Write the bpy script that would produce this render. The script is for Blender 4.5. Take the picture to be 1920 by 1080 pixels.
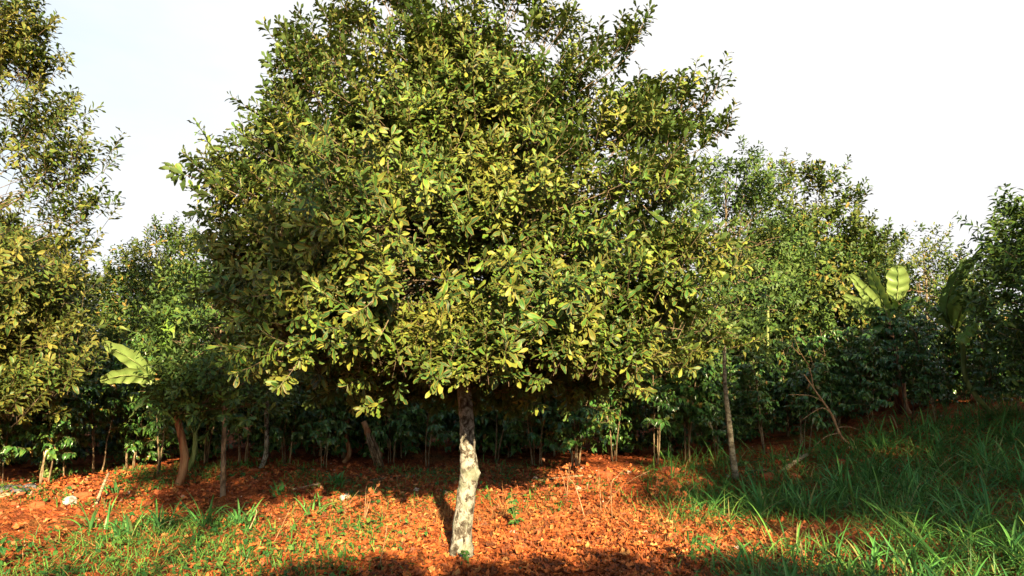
import bpy, math, random
import numpy as np
from math import radians as rad
scene = bpy.context.scene
col = scene.collection
for o in list(bpy.data.objects): bpy.data.objects.remove(o)

# ------------------------------------------------------------------ camera
CAM_H, F, PITCH = 1.6, 1280.0, rad(6.6)
cd = bpy.data.cameras.new('camera'); cam = bpy.data.objects.new('camera', cd); col.objects.link(cam)
cd.sensor_width = 36; cd.lens = 24; cd.clip_end = 2000; cd.clip_start = .05
cam.location = (0, 0, CAM_H); cam.rotation_euler = (rad(90) + PITCH, 0, 0)
scene.camera = cam
# ------------------------------------------------------------------ light
SUN_EL, SUN_AZ = 21.0, -12.0          # azimuth: degrees to the left of straight behind the viewer
w = bpy.data.worlds.new('World'); scene.world = w; w.use_nodes = True
nt = w.node_tree; nt.nodes.clear()
out = nt.nodes.new('ShaderNodeOutputWorld'); bg = nt.nodes.new('ShaderNodeBackground')
sky = nt.nodes.new('ShaderNodeTexSky'); sky.sky_type = 'NISHITA'; sky.sun_disc = False
sky.sun_elevation = rad(SUN_EL); sky.sun_rotation = rad(180 + SUN_AZ); sky.dust_density = 1.0; sky.air_density = 1.0
tc = nt.nodes.new('ShaderNodeTexCoord')
mp = nt.nodes.new('ShaderNodeMapping'); mp.inputs['Scale'].default_value = (1, 1, 2.6)
nz = nt.nodes.new('ShaderNodeTexNoise'); nz.inputs['Scale'].default_value = 2.2; nz.inputs['Detail'].default_value = 7; nz.inputs['Roughness'].default_value = .55
sep = nt.nodes.new('ShaderNodeSeparateXYZ')
nt.links.new(tc.outputs['Generated'], mp.inputs['Vector']); nt.links.new(mp.outputs[0], nz.inputs['Vector'])
nt.links.new(tc.outputs['Generated'], sep.inputs[0])
def wm(op, a, b, c=None):
    n = nt.nodes.new('ShaderNodeMath'); n.operation = op
    for i, v in enumerate((a, b, c)):
        if v is None: continue
        if hasattr(v, 'is_linked') or hasattr(v, 'links'): nt.links.new(v, n.inputs[i])
        else: n.inputs[i].default_value = v
    return n.outputs[0]
# a bank of thin bright cloud low over the far side of the orchard, thinning upward and to the left
f1 = wm('MULTIPLY_ADD', sep.outputs['X'], .75, wm('MULTIPLY', sep.outputs['Y'], .9))
f2 = wm('MULTIPLY_ADD', sep.outputs['Z'], -.75, f1)
f3 = wm('MULTIPLY_ADD', nz.outputs['Fac'], .9, f2)
mr = nt.nodes.new('ShaderNodeMapRange'); mr.interpolation_type = 'SMOOTHSTEP'
mr.inputs['From Min'].default_value = -.1; mr.inputs['From Max'].default_value = .85
nt.links.new(f3, mr.inputs['Value'])
mx = nt.nodes.new('ShaderNodeMix'); mx.data_type = 'RGBA'
hz = nt.nodes.new('ShaderNodeMix'); hz.data_type = 'RGBA'      # milky air over the far side of the orchard
hzf = nt.nodes.new('ShaderNodeMapRange'); hzf.inputs['From Min'].default_value = .1; hzf.inputs['From Max'].default_value = .8; hzf.inputs['To Max'].default_value = .8
nt.links.new(sep.outputs['Y'], hzf.inputs['Value']); nt.links.new(hzf.outputs[0], hz.inputs['Factor']); nt.links.new(sky.outputs[0], hz.inputs['A'])
hz.inputs['B'].default_value = (4.6, 6.2, 7.0, 1)
nt.links.new(mr.outputs[0], mx.inputs['Factor']); nt.links.new(hz.outputs['Result'], mx.inputs['A'])
mx.inputs['B'].default_value = (6.3, 6.3, 6.35, 1)
nt.links.new(mx.outputs['Result'], bg.inputs['Color']); bg.inputs['Strength'].default_value = .05
nt.links.new(bg.outputs[0], out.inputs['Surface'])
sl = bpy.data.lights.new('sun', 'SUN'); so = bpy.data.objects.new('sun', sl); col.objects.link(so)
sl.energy = 5.0; sl.angle = rad(.5); sl.color = (1, .79, .48)
so.rotation_euler = (rad(90 - SUN_EL), 0, -rad(SUN_AZ)); so.location = (-20, -40, 20)
scene.view_settings.view_transform = 'Standard'; scene.view_settings.look = 'None'
scene.view_settings.exposure = 1.75; scene.view_settings.gamma = 1
scene.cycles.max_bounces = 4; scene.cycles.diffuse_bounces = 1; scene.cycles.glossy_bounces = 1
scene.cycles.transmission_bounces = 2; scene.cycles.transparent_max_bounces = 2
scene.cycles.caustics_reflective = False; scene.cycles.caustics_refractive = False

# ------------------------------------------------------------------ helpers
RNG = np.random.default_rng(7)
def reseed(n):
    global RNG; RNG = np.random.default_rng(n)
def U(a, b, n=None): return RNG.uniform(a, b, n)
def sm(a, b, x):
    t = np.clip((np.asarray(x, float) - a) / (b - a), 0, 1); return t * t * (3 - 2 * t)
def unit(v): return v / np.maximum(np.linalg.norm(v, axis=-1, keepdims=True), 1e-9)
_g = np.random.default_rng(3).random((64, 64))
def vn(x, y):
    x = np.asarray(x, float); y = np.asarray(y, float)
    xi = np.floor(x).astype(int); yi = np.floor(y).astype(int); fx = x - xi; fy = y - yi
    fx = fx * fx * (3 - 2 * fx); fy = fy * fy * (3 - 2 * fy)
    a = _g[xi % 64, yi % 64]; b = _g[(xi + 1) % 64, yi % 64]; c = _g[xi % 64, (yi + 1) % 64]; d = _g[(xi + 1) % 64, (yi + 1) % 64]
    return (a * (1 - fx) + b * fx) * (1 - fy) + (c * (1 - fx) + d * fx) * fy - .5
def fbm(x, y, o=4):
    s = 0; a = 1
    for i in range(o): s = s + a * vn(x * 2 ** i + 17 * i, y * 2 ** i + 5 * i); a *= .5
    return s
def terr(x, y):
    x = np.asarray(x, float); y = np.asarray(y, float)
    wob = .5 * vn(x * .6 + 3, 0 * y)
    z = .15 * sm(8.0, 8.9, y + wob) * sm(-7.5, -3.5, x + 0 * y) + .06 * sm(8.5, 10, y)
    z = z + .75 * sm(2.5, 7.2, x) * sm(2, 8.5, y) + .08 * sm(1.5, 4, x) * sm(-1, 2, y)
    z = z + .17 * np.exp(-((x + 5.5) / 1.1) ** 2 - ((y - 8.15) / .7) ** 2)
    z = z + .05 * np.exp(-((x - 2.6) / 1.6) ** 2 - ((y - 8.9) / .35) ** 2)
    near = np.exp(-(np.hypot(x, y - 7) / 14) ** 2)
    z = z + near * (.07 * fbm(x * .8, y * .8, 3) + .022 * fbm(x * 5, y * 5, 3))
    return z
def T(x, y): return float(terr(x, y))
def at(px, py, d):
    """point at horizontal depth d seen at photo pixel (px, py)"""
    u = (px - 960) / F; v = -(py - 540) / F
    dy = math.cos(PITCH) - v * math.sin(PITCH); dz = math.sin(PITCH) + v * math.cos(PITCH)
    s = d / dy
    return np.array((u * s, d, CAM_H + dz * s))
def X_(px, d): return (px - 960) / F * d * 1.0
def gnd(px, d): x = X_(px, d); return np.array((x, d, T(x, d)))

class Acc:
    def __init__(s): s.v = []; s.f = []; s.u = []; s.m = []; s.n = 0
    def add(s, V, Q, uv=None, m=0):
        V = np.asarray(V, float).reshape(-1, 3); Q = np.asarray(Q, int).reshape(-1, 4)
        s.v.append(V); s.f.append(Q + s.n); s.m.append(np.full(len(Q), m)); s.n += len(V)
        s.u.append(np.zeros((len(V), 2)) if uv is None else np.asarray(uv, float))
    def build(s, name, mat, parent=None, smooth=False, origin=None):
        V = np.concatenate(s.v); Q = np.concatenate(s.f); UV = np.concatenate(s.u)
        if origin is not None: V = V - np.asarray(origin)
        me = bpy.data.meshes.new(name)
        me.vertices.add(len(V)); me.vertices.foreach_set('co', V.astype(np.float32).ravel())
        me.loops.add(len(Q) * 4); me.loops.foreach_set('vertex_index', Q.astype(np.int32).ravel())
        me.polygons.add(len(Q)); me.polygons.foreach_set('loop_start', np.arange(len(Q), dtype=np.int32) * 4)
        me.polygons.foreach_set('loop_total', np.full(len(Q), 4, dtype=np.int32))
        mats = mat if isinstance(mat, (list, tuple)) else [mat]
        for mm in mats: me.materials.append(mm)
        me.polygons.foreach_set('material_index', np.concatenate(s.m).astype(np.int32))
        ul = me.uv_layers.new(name='UVMap'); ul.data.foreach_set('uv', UV[Q.ravel()].astype(np.float32).ravel())
        me.polygons.foreach_set('use_smooth', np.full(len(Q), bool(smooth)))
        me.update(calc_edges=True)
        o = bpy.data.objects.new(name, me); col.objects.link(o)
        if parent: o.parent = parent
        return o
def tag(o, label=None, cat=None, group=None, kind=None):
    if label: o['label'] = label
    if cat: o['category'] = cat
    if group: o['group'] = group
    if kind: o['kind'] = kind
    return o
def thing(name, loc, label, cat, group=None):
    o = bpy.data.objects.new(name, None); o.empty_display_size = .1; col.objects.link(o); o.location = tuple(loc)
    return tag(o, label, cat, group)
def copy_thing(r, loc, rz, label, group=None, s=None):
    c = r.copy(); col.objects.link(c); c.location = tuple(loc); c.rotation_euler = (0, 0, rz); c['label'] = label
    if group: c['group'] = group
    elif 'group' in c: del c['group']
    if s is not None: c.scale = (s, s, s) if np.isscalar(s) else s
    for ch in list(r.children):
        d = ch.copy(); col.objects.link(d); d.parent = c
        for g in list(ch.children):
            e = g.copy(); col.objects.link(e); e.parent = d
    return c

def tube(acc, P, R, sides=7, m=0, rough=0, cap=True):
    P = np.asarray(P, float); k = len(P); R = np.broadcast_to(np.asarray(R, float), (k,))
    Tn = unit(np.gradient(P, axis=0)); ref = np.array((.31, .95, .02)) if abs(Tn[0][2]) > .5 else np.array((0, 0, 1.))
    A = unit(np.cross(Tn, ref)); B = np.cross(Tn, A)
    th = np.arange(sides) * 2 * math.pi / sides
    rr = R[:, None] * np.ones(sides)[None]
    if rough: rr = rr * (1 + rough * RNG.normal(size=rr.shape))
    V = P[:, None] + rr[..., None] * (np.cos(th)[None, :, None] * A[:, None] + np.sin(th)[None, :, None] * B[:, None])
    i = np.arange(k - 1)[:, None] * sides; j = np.arange(sides)[None]; jn = (j + 1) % sides
    Q = np.stack([i + j, i + jn, i + sides + jn, i + sides + j], -1).reshape(-1, 4)
    L = np.concatenate([[0], np.cumsum(np.linalg.norm(np.diff(P, axis=0), axis=1))])
    uv = np.stack([np.broadcast_to(j / sides, (k, sides)), np.broadcast_to(L[:, None], (k, sides))], -1).reshape(-1, 2)
    V = V.reshape(-1, 3)
    if cap:
        V = np.concatenate([V, P[:1], P[-1:]]); uv = np.concatenate([uv, [[0, 0]], [[0, L[-1]]]])
        b, t = k * sides, k * sides + 1; e = (k - 1) * sides
        c = []
        for q in range(0, sides, 2):
            c.append((b, (q + 2) % sides if q + 2 < sides or sides % 2 == 0 else 0, (q + 1) % sides, q) if q + 1 < sides else None)
            c.append((t, e + q, e + (q + 1) % sides, e + ((q + 2) % sides if q + 2 < sides or sides % 2 == 0 else 0)) if q + 1 < sides else None)
        c = [x for x in c if x and len(set(x)) == 4]
        if c: Q = np.concatenate([Q, np.array(c)])
    acc.add(V, Q, uv, m)
def bez(a, b, c, n):
    t = np.linspace(0, 1, n)[:, None]; a, b, c = map(np.asarray, (a, b, c))
    return a * (1 - t) ** 2 + 2 * b * t * (1 - t) + c * t * t
def catm(P, n):
    P = np.asarray(P, float); k = len(P); s = np.linspace(0, k - 1, n); o = []
    for q in s:
        i = min(int(q), k - 2); t = q - i
        p0, p1, p2, p3 = P[max(i - 1, 0)], P[i], P[i + 1], P[min(i + 2, k - 1)]
        o.append(.5 * ((2 * p1) + (p2 - p0) * t + (2 * p0 - 5 * p1 + 4 * p2 - p3) * t * t + (3 * p1 - p0 - 3 * p2 + p3) * t ** 3))
    return np.array(o)

# leaf templates: along +X, upper face +Z, unit length
def leaf_t(widths, fold=.25, curl=-.12, wave=0., twist=0., seed=0):
    r = np.random.default_rng(seed); n = len(widths) - 1; w_ = np.array(widths)
    t = np.linspace(0, 1, n + 1); V = []; UV = []
    for i in range(n + 1):
        z = curl * t[i] ** 2
        for k, sgn in enumerate((-1, 0, 1)):
            wv = wave * r.normal() if sgn else 0
            tw = twist * (t[i] - .3)
            y = sgn * w_[i]; zz = fold * abs(y) + wv * w_[i] * 2
            V.append((t[i], y * math.cos(tw) - zz * math.sin(tw), z + y * math.sin(tw) + zz * math.cos(tw))); UV.append((t[i], .5 + .5 * sgn))
    Q = []
    for i in range(n):
        a = i * 3; Q += [(a, a + 3, a + 4, a + 1), (a + 1, a + 4, a + 5, a + 2)]
    return np.array(V), np.array(Q), np.array(UV)
MAC = [leaf_t((.012, .04, .085, .13, .165, .15, .04), .25, c, wv, tw, s) for c, wv, tw, s in ((-.15, .15, .2, 1), (.12, .2, -.3, 2), (-.35, .15, .4, 3), (.0, .22, -.15, 4), (-.25, .2, .6, 5))]
SML = [leaf_t((.02, .14, .2, .03), .3, c, .2, tw, s) for c, tw, s in ((-.15, .3, 1), (.1, -.5, 2), (-.3, .4, 3))]
LAN = [leaf_t((.015, .1, .16, .13, .01), .35, c, .25, tw, s) for c, tw, s in ((-.2, .3, 1), (-.35, -.5, 2), (-.05, .4, 3))]
COF = [leaf_t((.015, .13, .2, .17, .07, .005), .3, c, .3, tw, s) for c, tw, s in ((-.25, .2, 1), (-.4, -.3, 2), (-.12, .4, 3))]
DRY = [leaf_t((.02, .12, .22, .14, .19, .01), f, c, .22, tw, s) for f, c, tw, s in ((.4, -.2, .5, 1), (.6, .12, -.6, 2), (.2, .2, .7, 3), (-.4, -.12, .4, 4), (.7, .0, .2, 6))]
def place(acc, temps, P, X, Z, S, m=0, W=None):
    N = len(P); X = unit(X); Z = unit(Z - (Z * X).sum(1, keepdims=True) * X); Y = np.cross(Z, X)
    S = np.broadcast_to(np.asarray(S, float), (N,)); W = np.ones(N) if W is None else W
    which = RNG.integers(0, len(temps), N)
    for k, (V, Q, UV) in enumerate(temps):
        i = np.nonzero(which == k)[0]
        if not len(i): continue
        s = S[i][:, None, None]
        A = P[i][:, None] + s * (V[None, :, 0:1] * X[i][:, None] + V[None, :, 1:2] * W[i][:, None, None] * Y[i][:, None] + V[None, :, 2:3] * Z[i][:, None])
        n = len(V); QQ = (Q[None] + (np.arange(len(i)) * n)[:, None, None]).reshape(-1, 4)
        acc.add(A.reshape(-1, 3), QQ, np.tile(UV, (len(i), 1)), m)
def basis(D):
    ref = np.where(np.abs(D[:, 2:3]) > .9, np.array([[1., 0, 0]]), np.array([[0, 0, 1.]]))
    A = unit(np.cross(D, ref)); return A, np.cross(D, A)
def shoots(acc, tw, B, D, L, n, temps, size, droop=.2, m=0, t0=.2, twr=.0035, bend=.15):
    """leafy shoots: whorled leaves along each; twigs go to tw"""
    K = len(B); D = unit(D); A, C = basis(D)
    j = np.arange(n); nd = j // 3; t = t0 + (1 - t0) * ((nd + 1) / (nd[-1] + 1)) ** .8
    t = np.clip(t[None] + U(-.02, .02, (K, n)), 0, 1.02)
    ph = (j % 3)[None] * 2.09 + (nd * 1.05)[None] + U(0, 6.28, (K, 1)) + U(-.3, .3, (K, n))
    a = np.radians(80 - 38 * t + U(-12, 12, (K, n)))
    pos = B[:, None] + D[:, None] * (L[:, None] * t)[..., None] + np.array((0, 0, 1.)) * (bend * L[:, None] * t * t)[..., None]
    Rr = np.cos(ph)[..., None] * A[:, None] + np.sin(ph)[..., None] * C[:, None]
    X = D[:, None] * np.cos(a)[..., None] + Rr * np.sin(a)[..., None]
    X[..., 2] -= U(0, 2 * droop, (K, n))
    Z = D[:, None] + .35 * np.array((0, 0, 1.)) + U(-.45, .45, (K, n, 3))
    S = size * (1.05 - .35 * t ** 3) * U(.7, 1.2, (K, n))
    keep = U(0, 1, (K, n)).ravel() > .08
    place(acc, temps, pos.reshape(-1, 3)[keep], X.reshape(-1, 3)[keep], Z.reshape(-1, 3)[keep], S.ravel()[keep], m, U(.8, 1.2, int(keep.sum())))
    if tw is not None:
        up = np.array((0, 0, 1.))
        for i in range(K):
            P = [B[i], B[i] + D[i] * L[i] * .5 + up * bend * L[i] * .25, B[i] + D[i] * L[i] + up * bend * L[i]]
            tube(tw, P, (twr, twr * .7, twr * .4), 3, cap=False)

def crown(leaf, wood, axis, prof, seed, nb, ns, nl, temps, size, spikes=(), lob=1.0, inner=.3, blob=.3, sl_=(.22, .42), zup=(-.05, .95), droop=.2, azw=.14, limbR=.02, twigs=True, flat=1.0):
    """axis: list of 3D points up the stem; prof: list of (z, radius); boughs sit in the envelope's shell"""
    reseed(seed); axis = np.asarray(axis, float)
    pz = np.array([p[0] for p in prof]); pr = np.array([p[1] for p in prof])
    def ax(z): return np.array((np.interp(z, axis[:, 2], axis[:, 0]), np.interp(z, axis[:, 2], axis[:, 1]), z))
    zz = np.linspace(pz[0], pz[-1], 200); wgt = np.interp(zz, pz, pr) + .15; wgt = wgt / wgt.sum()
    B = []; D = []; L = []
    centres = []
    for b in range(nb):
        z = RNG.choice(zz, p=wgt); az = U(0, 6.283)
        R = np.interp(z, pz, pr) * (1 + azw * (1 - .55 * (z - pz[0]) / (pz[-1] - pz[0])) * 2 * fbm(az * 1.6 * lob + seed, z * 1.3 * lob, 2))
        cave = lob > 1 and fbm(az * 2.3 + seed * 3, z * 2.1 + 7, 2) < -.1
        r = R * (U(.25, .7) if U(0, 1) < inner else (U(.3, .62) if cave else U(.8, 1.04)))
        h_ = (z - pz[0]) / (pz[-1] - pz[0]); o = np.array((math.cos(az), math.sin(az) * flat * (1 - .35 * h_), 0)); centres.append((ax(z) + o * r, o, (z - pz[0]) / (pz[-1] - pz[0]), 1.0))
    for s in spikes:
        s = np.asarray(s, float); a = ax(np.clip(s[2] - .5, axis[0, 2], axis[-1, 2])); o = s - a; o[2] = 0
        d = np.linalg.norm(s - a); o = unit(o)
        for k, q in enumerate((.91, .81, .7)):
            centres.append((a + (s - a) * q, unit(o + np.array((0, 0, .8))), .9, (.45, .7, .9)[k]))
    for c, o, h, sp in centres:
        up = zup[0] + (zup[1] - zup[0]) * h
        n = max(3, int(ns * (sp if sp < 1 else U(.7, 1.3))))
        off = RNG.normal(size=(n, 3)) * blob * np.array((.55, .55, .38)) * sp
        B.append(c + off); D.append(o * .75 + np.array((0, 0, up)) + RNG.normal(size=(n, 3)) * .42 + off * .9); L.append(U(sl_[0], sl_[1], n))
        # the limb that carries the bough
        za = np.clip(axis[0, 2] + (c[2] - axis[0, 2]) * U(.35, .7) + U(0, .7), axis[0, 2], axis[-1, 2]); a = ax(za)
        mid = (a + c) / 2 + np.array((0, 0, -.12 * np.linalg.norm(c - a) * (1 if h > .3 else -1)))
        P = bez(a, mid, c, 6); P[1:-1] += RNG.normal(size=(4, 3)) * .02
        if sp == 1.0 and U(0, 1) < .35: continue
        lr = limbR * (1.0 if U(0, 1) < .07 else .38)
        tube(wood, P, np.linspace(lr, .003, 6), 5, cap=False)
    B = np.concatenate(B); D = np.concatenate(D); L = np.concatenate(L)
    shoots(leaf, wood if twigs else None, B, D, L, nl, temps, size, droop)

def blades(acc, base, az, L, lean, bend, W, n=6, m=0, fold=.25):
    """arched grass blades, vectorised"""
    N = len(base); t = np.linspace(0, 1, n + 1)
    th = lean[:, None] + bend[:, None] * t[None] ** 1.4
    ds = (L / n)[:, None]
    h = np.concatenate([np.zeros((N, 1)), np.cumsum(np.sin(th[:, 1:]) * ds, 1)], 1)
    z = np.concatenate([np.zeros((N, 1)), np.cumsum(np.cos(th[:, 1:]) * ds, 1)], 1)
    o = np.stack([np.cos(az), np.sin(az), 0 * az], 1); s = np.stack([-np.sin(az), np.cos(az), 0 * az], 1)
    C = base[:, None] + h[..., None] * o[:, None] + z[..., None] * np.array((0, 0, 1.))
    wd = W[:, None] * (np.sin(np.clip(t * .92 + .12, 0, 1) * math.pi) ** .6)[None]; wd[:, -1] = W * .06
    nrm = -np.cos(th)[..., None] * o[:, None] + np.sin(th)[..., None] * np.array((0, 0, 1.))
    e = fold * wd[..., None] * nrm
    V = np.stack([C - s[:, None] * wd[..., None] * .5 + e, C, C + s[:, None] * wd[..., None] * .5 + e], 2)
    UV = np.broadcast_to(np.stack(np.meshgrid(t, (0, .5, 1), indexing='ij'), -1), (N, n + 1, 3, 2)).reshape(-1, 2)
    q = []
    for i in range(n):
        a = i * 3; q += [(a, a + 3, a + 4, a + 1), (a + 1, a + 4, a + 5, a + 2)]
    Q = (np.array(q)[None] + (np.arange(N) * (n + 1) * 3)[:, None, None]).reshape(-1, 4)
    acc.add(V.reshape(-1, 3), Q, UV, m)

# ------------------------------------------------------------------ materials
def new_mat(name):
    m = bpy.data.materials.new(name); m.use_nodes = True; n = m.node_tree
    b = n.nodes['Principled BSDF']; return m, n, b
def ramp(n, fac, stops, interp='LINEAR'):
    r = n.nodes.new('ShaderNodeValToRGB'); r.color_ramp.interpolation = interp
    e = r.color_ramp.elements
    while len(e) < len(stops): e.new(.5)
    for i, (p, c) in enumerate(stops): e[i].position = p; e[i].color = (*c, 1)
    n.links.new(fac, r.inputs[0]); return r.outputs[0]
def mixc(n, f, a, b, mode='MIX'):
    m = n.nodes.new('ShaderNodeMix'); m.data_type = 'RGBA'; m.blend_type = mode
    for s, v in (('Factor', f), ('A', a), ('B', b)):
        if hasattr(v, 'links'): n.links.new(v, m.inputs[s])
        elif s == 'Factor': m.inputs[s].default_value = v
        else: m.inputs[s].default_value = (*v, 1)
    return m.outputs['Result']
def mth(n, op, a, b=0., c=0.):
    m = n.nodes.new('ShaderNodeMath'); m.operation = op
    for i, v in enumerate((a, b, c)):
        if hasattr(v, 'links'): n.links.new(v, m.inputs[i])
        else: m.inputs[i].default_value = v
    return m.outputs[0]
def noise(n, scale, detail=4, rough=.55, vec=None, dist=0):
    t = n.nodes.new('ShaderNodeTexNoise'); t.inputs['Scale'].default_value = scale; t.inputs['Detail'].default_value = detail
    t.inputs['Roughness'].default_value = rough; t.inputs['Distortion'].default_value = dist
    if vec is None: vec = n.nodes.new('ShaderNodeTexCoord').outputs['Object']
    n.links.new(vec, t.inputs['Vector']); return t.outputs['Fac']
def mscale(n, sc):
    m = n.nodes.new('ShaderNodeMapping'); m.inputs['Scale'].default_value = sc
    n.links.new(n.nodes.new('ShaderNodeTexCoord').outputs['Object'], m.inputs['Vector']); return m.outputs[0]
def bump(n, b, h, strength=.5, dist=.01):
    k = n.nodes.new('ShaderNodeBump'); k.inputs['Strength'].default_value = strength; k.inputs['Distance'].default_value = dist
    n.links.new(h, k.inputs['Height']); n.links.new(k.outputs[0], b.inputs['Normal'])
def leaf_mat(name, stops, edge=(.46, .27, .05), edge_amt=.46, back=(.07, .13, .035), rough=.48, trans=.06, rib=(.2, .24, .06), rib_amt=.5, patch=None, spec=.27):
    m, n, b = new_mat(name)
    g = n.nodes.new('ShaderNodeNewGeometry'); uv = n.nodes.new('ShaderNodeUVMap'); sx = n.nodes.new('ShaderNodeSeparateXYZ')
    n.links.new(uv.outputs[0], sx.inputs[0])
    c = ramp(n, g.outputs['Random Per Island'], stops)
    if patch:      # whole boughs differ in tint
        pf = noise(n, patch[0], 2); pr_ = n.nodes.new('ShaderNodeMapRange'); pr_.inputs['From Min'].default_value = .45; pr_.inputs['From Max'].default_value = .68
        n.links.new(pf, pr_.inputs['Value']); c = mixc(n, mth(n, 'MULTIPLY', pr_.outputs[0], patch[2]), c, patch[1])
    across = mth(n, 'ABSOLUTE', mth(n, 'MULTIPLY_ADD', sx.outputs['Y'], 2., -1.))
    nf = noise(n, 40, 2)
    e = mth(n, 'MULTIPLY', mth(n, 'POWER', across, 3.), mth(n, 'MULTIPLY', nf, edge_amt * 2))
    c = mixc(n, e, c, edge)
    r = mth(n, 'MULTIPLY', mth(n, 'LESS_THAN', across, .1), rib_amt); c = mixc(n, r, c, rib)
    c = mixc(n, mth(n, 'MULTIPLY', g.outputs['Backfacing'], .7), c, back)
    n.links.new(c, b.inputs['Base Color'])
    b.inputs['Roughness'].default_value = rough; b.inputs['Specular IOR Level'].default_value = spec
    if trans:
        t = n.nodes.new('ShaderNodeBsdfTranslucent'); n.links.new(mixc(n, .5, c, (.25, .35, .04)), t.inputs['Color'])
        ms = n.nodes.new('ShaderNodeMixShader'); ms.inputs[0].default_value = trans
        n.links.new(b.outputs[0], ms.inputs[1]); n.links.new(t.outputs[0], ms.inputs[2])
        n.links.new(ms.outputs[0], n.nodes['Material Output'].inputs['Surface'])
    return m
M = {}
M['mac'] = leaf_mat('macadamia leaf', [(0, (.005, .04, .016)), (.4, (.012, .08, .02)), (.65, (.034, .14, .024)), (.88, (.10, .22, .03)), (1, (.25, .27, .045))], patch=(2.2, (.23, .225, .038), .5))
M['mac_left'] = leaf_mat('macadamia leaf bronzed', [(0, (.007, .045, .014)), (.45, (.018, .085, .018)), (.75, (.06, .14, .024)), (1, (.18, .19, .04))], patch=(1.8, (.22, .18, .035), .45))
M['young'] = leaf_mat('young tree leaf', [(0, (.012, .06, .02)), (.5, (.03, .11, .025)), (.85, (.07, .16, .025)), (1, (.14, .19, .03))], edge_amt=.2, patch=(1.2, (.10, .17, .03), .4))
M['far_gold'] = leaf_mat('far tree leaf golden', [(0, (.012, .06, .018)), (.5, (.035, .11, .02)), (.8, (.10, .17, .028)), (1, (.28, .18, .04))], edge_amt=.2, patch=(.9, (.2, .17, .03), .4))
M['far_dark'] = leaf_mat('far tree leaf dark', [(0, (.015, .06, .018)), (.6, (.05, .12, .02)), (1, (.16, .16, .03))], edge_amt=.1)
M['cof'] = leaf_mat('coffee leaf', [(0, (.017, .09, .025)), (.5, (.04, .165, .035)), (.85, (.095, .22, .04)), (.95, (.14, .17, .03)), (1, (.3, .14, .03))], edge_amt=.15, rough=.3, trans=.08, spec=.6, patch=(1.5, (.07, .14, .03), .35))
M['ban'] = leaf_mat('banana leaf', [(0, (.15, .30, .04)), (1, (.2, .34, .05))], edge=(.35, .25, .08), edge_amt=.3, back=(.22, .30, .10), rough=.38, trans=.25, rib=(.4, .42, .15), rib_amt=0)
M['ban_dk'] = leaf_mat('banana leaf dark green', [(0, (.04, .13, .03)), (1, (.07, .17, .04))], edge=(.3, .2, .08), edge_amt=.3, back=(.10, .17, .07), rough=.4, trans=.15, rib_amt=0)  # darker green set of banana leaf colours
M['ban_dry'] = leaf_mat('banana leaf withered', [(0, (.28, .17, .07)), (1, (.4, .26, .12))], back=(.3, .2, .1), rough=.7, trans=.1, rib_amt=0)
M['grass'] = leaf_mat('grass blade', [(0, (.025, .12, .03)), (.5, (.10, .30, .05)), (.85, (.18, .36, .06)), (.94, (.24, .32, .07)), (1, (.4, .28, .12))], edge=(.1, .2, .04), edge_amt=.15, back=(.06, .17, .05), rough=.4, trans=.22, rib=(.12, .25, .08), rib_amt=.6)
M['tuft'] = leaf_mat('tuft blade', [(0, (.045, .2, .05)), (.6, (.11, .32, .06)), (.9, (.15, .32, .07)), (1, (.4, .36, .12))], edge_amt=0., back=(.07, .2, .07), rough=.36, trans=.2, rib=(.2, .34, .14), rib_amt=.7)
M['weed'] = leaf_mat('weed leaf', [(0, (.02, .10, .025)), (.7, (.05, .17, .03)), (1, (.14, .24, .04))], edge_amt=0, rough=.5, trans=.2)
M['straw'] = leaf_mat('straw blade', [(0, (.4, .14, .04)), (.6, (.52, .24, .07)), (1, (.6, .36, .14))], edge_amt=0, back=(.45, .22, .09), rough=.7, trans=.1, rib_amt=0)
M['dry'] = leaf_mat('fallen leaf', [(0, (.07, .022, .012)), (.25, (.2, .055, .022)), (.5, (.38, .085, .025)), (.72, (.54, .13, .03)), (.9, (.62, .19, .045)), (1, (.6, .3, .1))], edge=(.55, .19, .045), edge_amt=.35, back=(.44, .115, .032), rough=.65, trans=.06, rib=(.5, .2, .06), rib_amt=.5, spec=.35)
M['dryred'] = leaf_mat('withered leaf', [(0, (.4, .1, .03)), (1, (.55, .22, .07))], edge_amt=0, back=(.5, .2, .08), rough=.7, trans=.15, rib_amt=0)

def bark_mat(name, a, b_, c, scale=9, stretch=.45, bstr=.7, moss=None):
    m, n, b = new_mat(name); v = mscale(n, (1, 1, stretch))
    f = noise(n, scale, 7, .65, v, .6); cc = ramp(n, f, [(.36, a), (.47, b_), (.53, c), (.7, tuple(min(1, x * 1.25) for x in c))])
    v2 = n.nodes.new('ShaderNodeTexVoronoi'); v2.inputs['Scale'].default_value = scale * 3; n.links.new(v, v2.inputs['Vector'])
    cc = mixc(n, .35, cc, ramp(n, v2.outputs['Distance'], [(0, (.9, .9, .88)), (.6, (.3, .27, .22))]), 'MULTIPLY')
    if moss:
        mf = noise(n, scale * .45, 5, .6); cc = mixc(n, ramp(n, mf, [(.5, (0, 0, 0)), (.6, (.75, .75, .75))]), cc, moss)
    n.links.new(cc, b.inputs['Base Color']); b.inputs['Roughness'].default_value = .88; b.inputs['Specular IOR Level'].default_value = .2
    bump(n, b, mth(n, 'ADD', noise(n, scale * 4, 6, .7, v), mth(n, 'MULTIPLY', f, 1.5)), bstr, .012)
    return m
M['bark'] = bark_mat('lichen bark', (.05, .035, .025), (.2, .175, .135), (.5, .475, .41), 20, .8, 1.2, (.26, .28, .19))
M['limb'] = bark_mat('limb bark', (.06, .04, .025), (.16, .11, .07), (.3, .22, .14), 14)
M['young_bark'] = bark_mat('young bark', (.10, .08, .05), (.2, .17, .11), (.34, .31, .22), 16, 1.6, .4)
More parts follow.
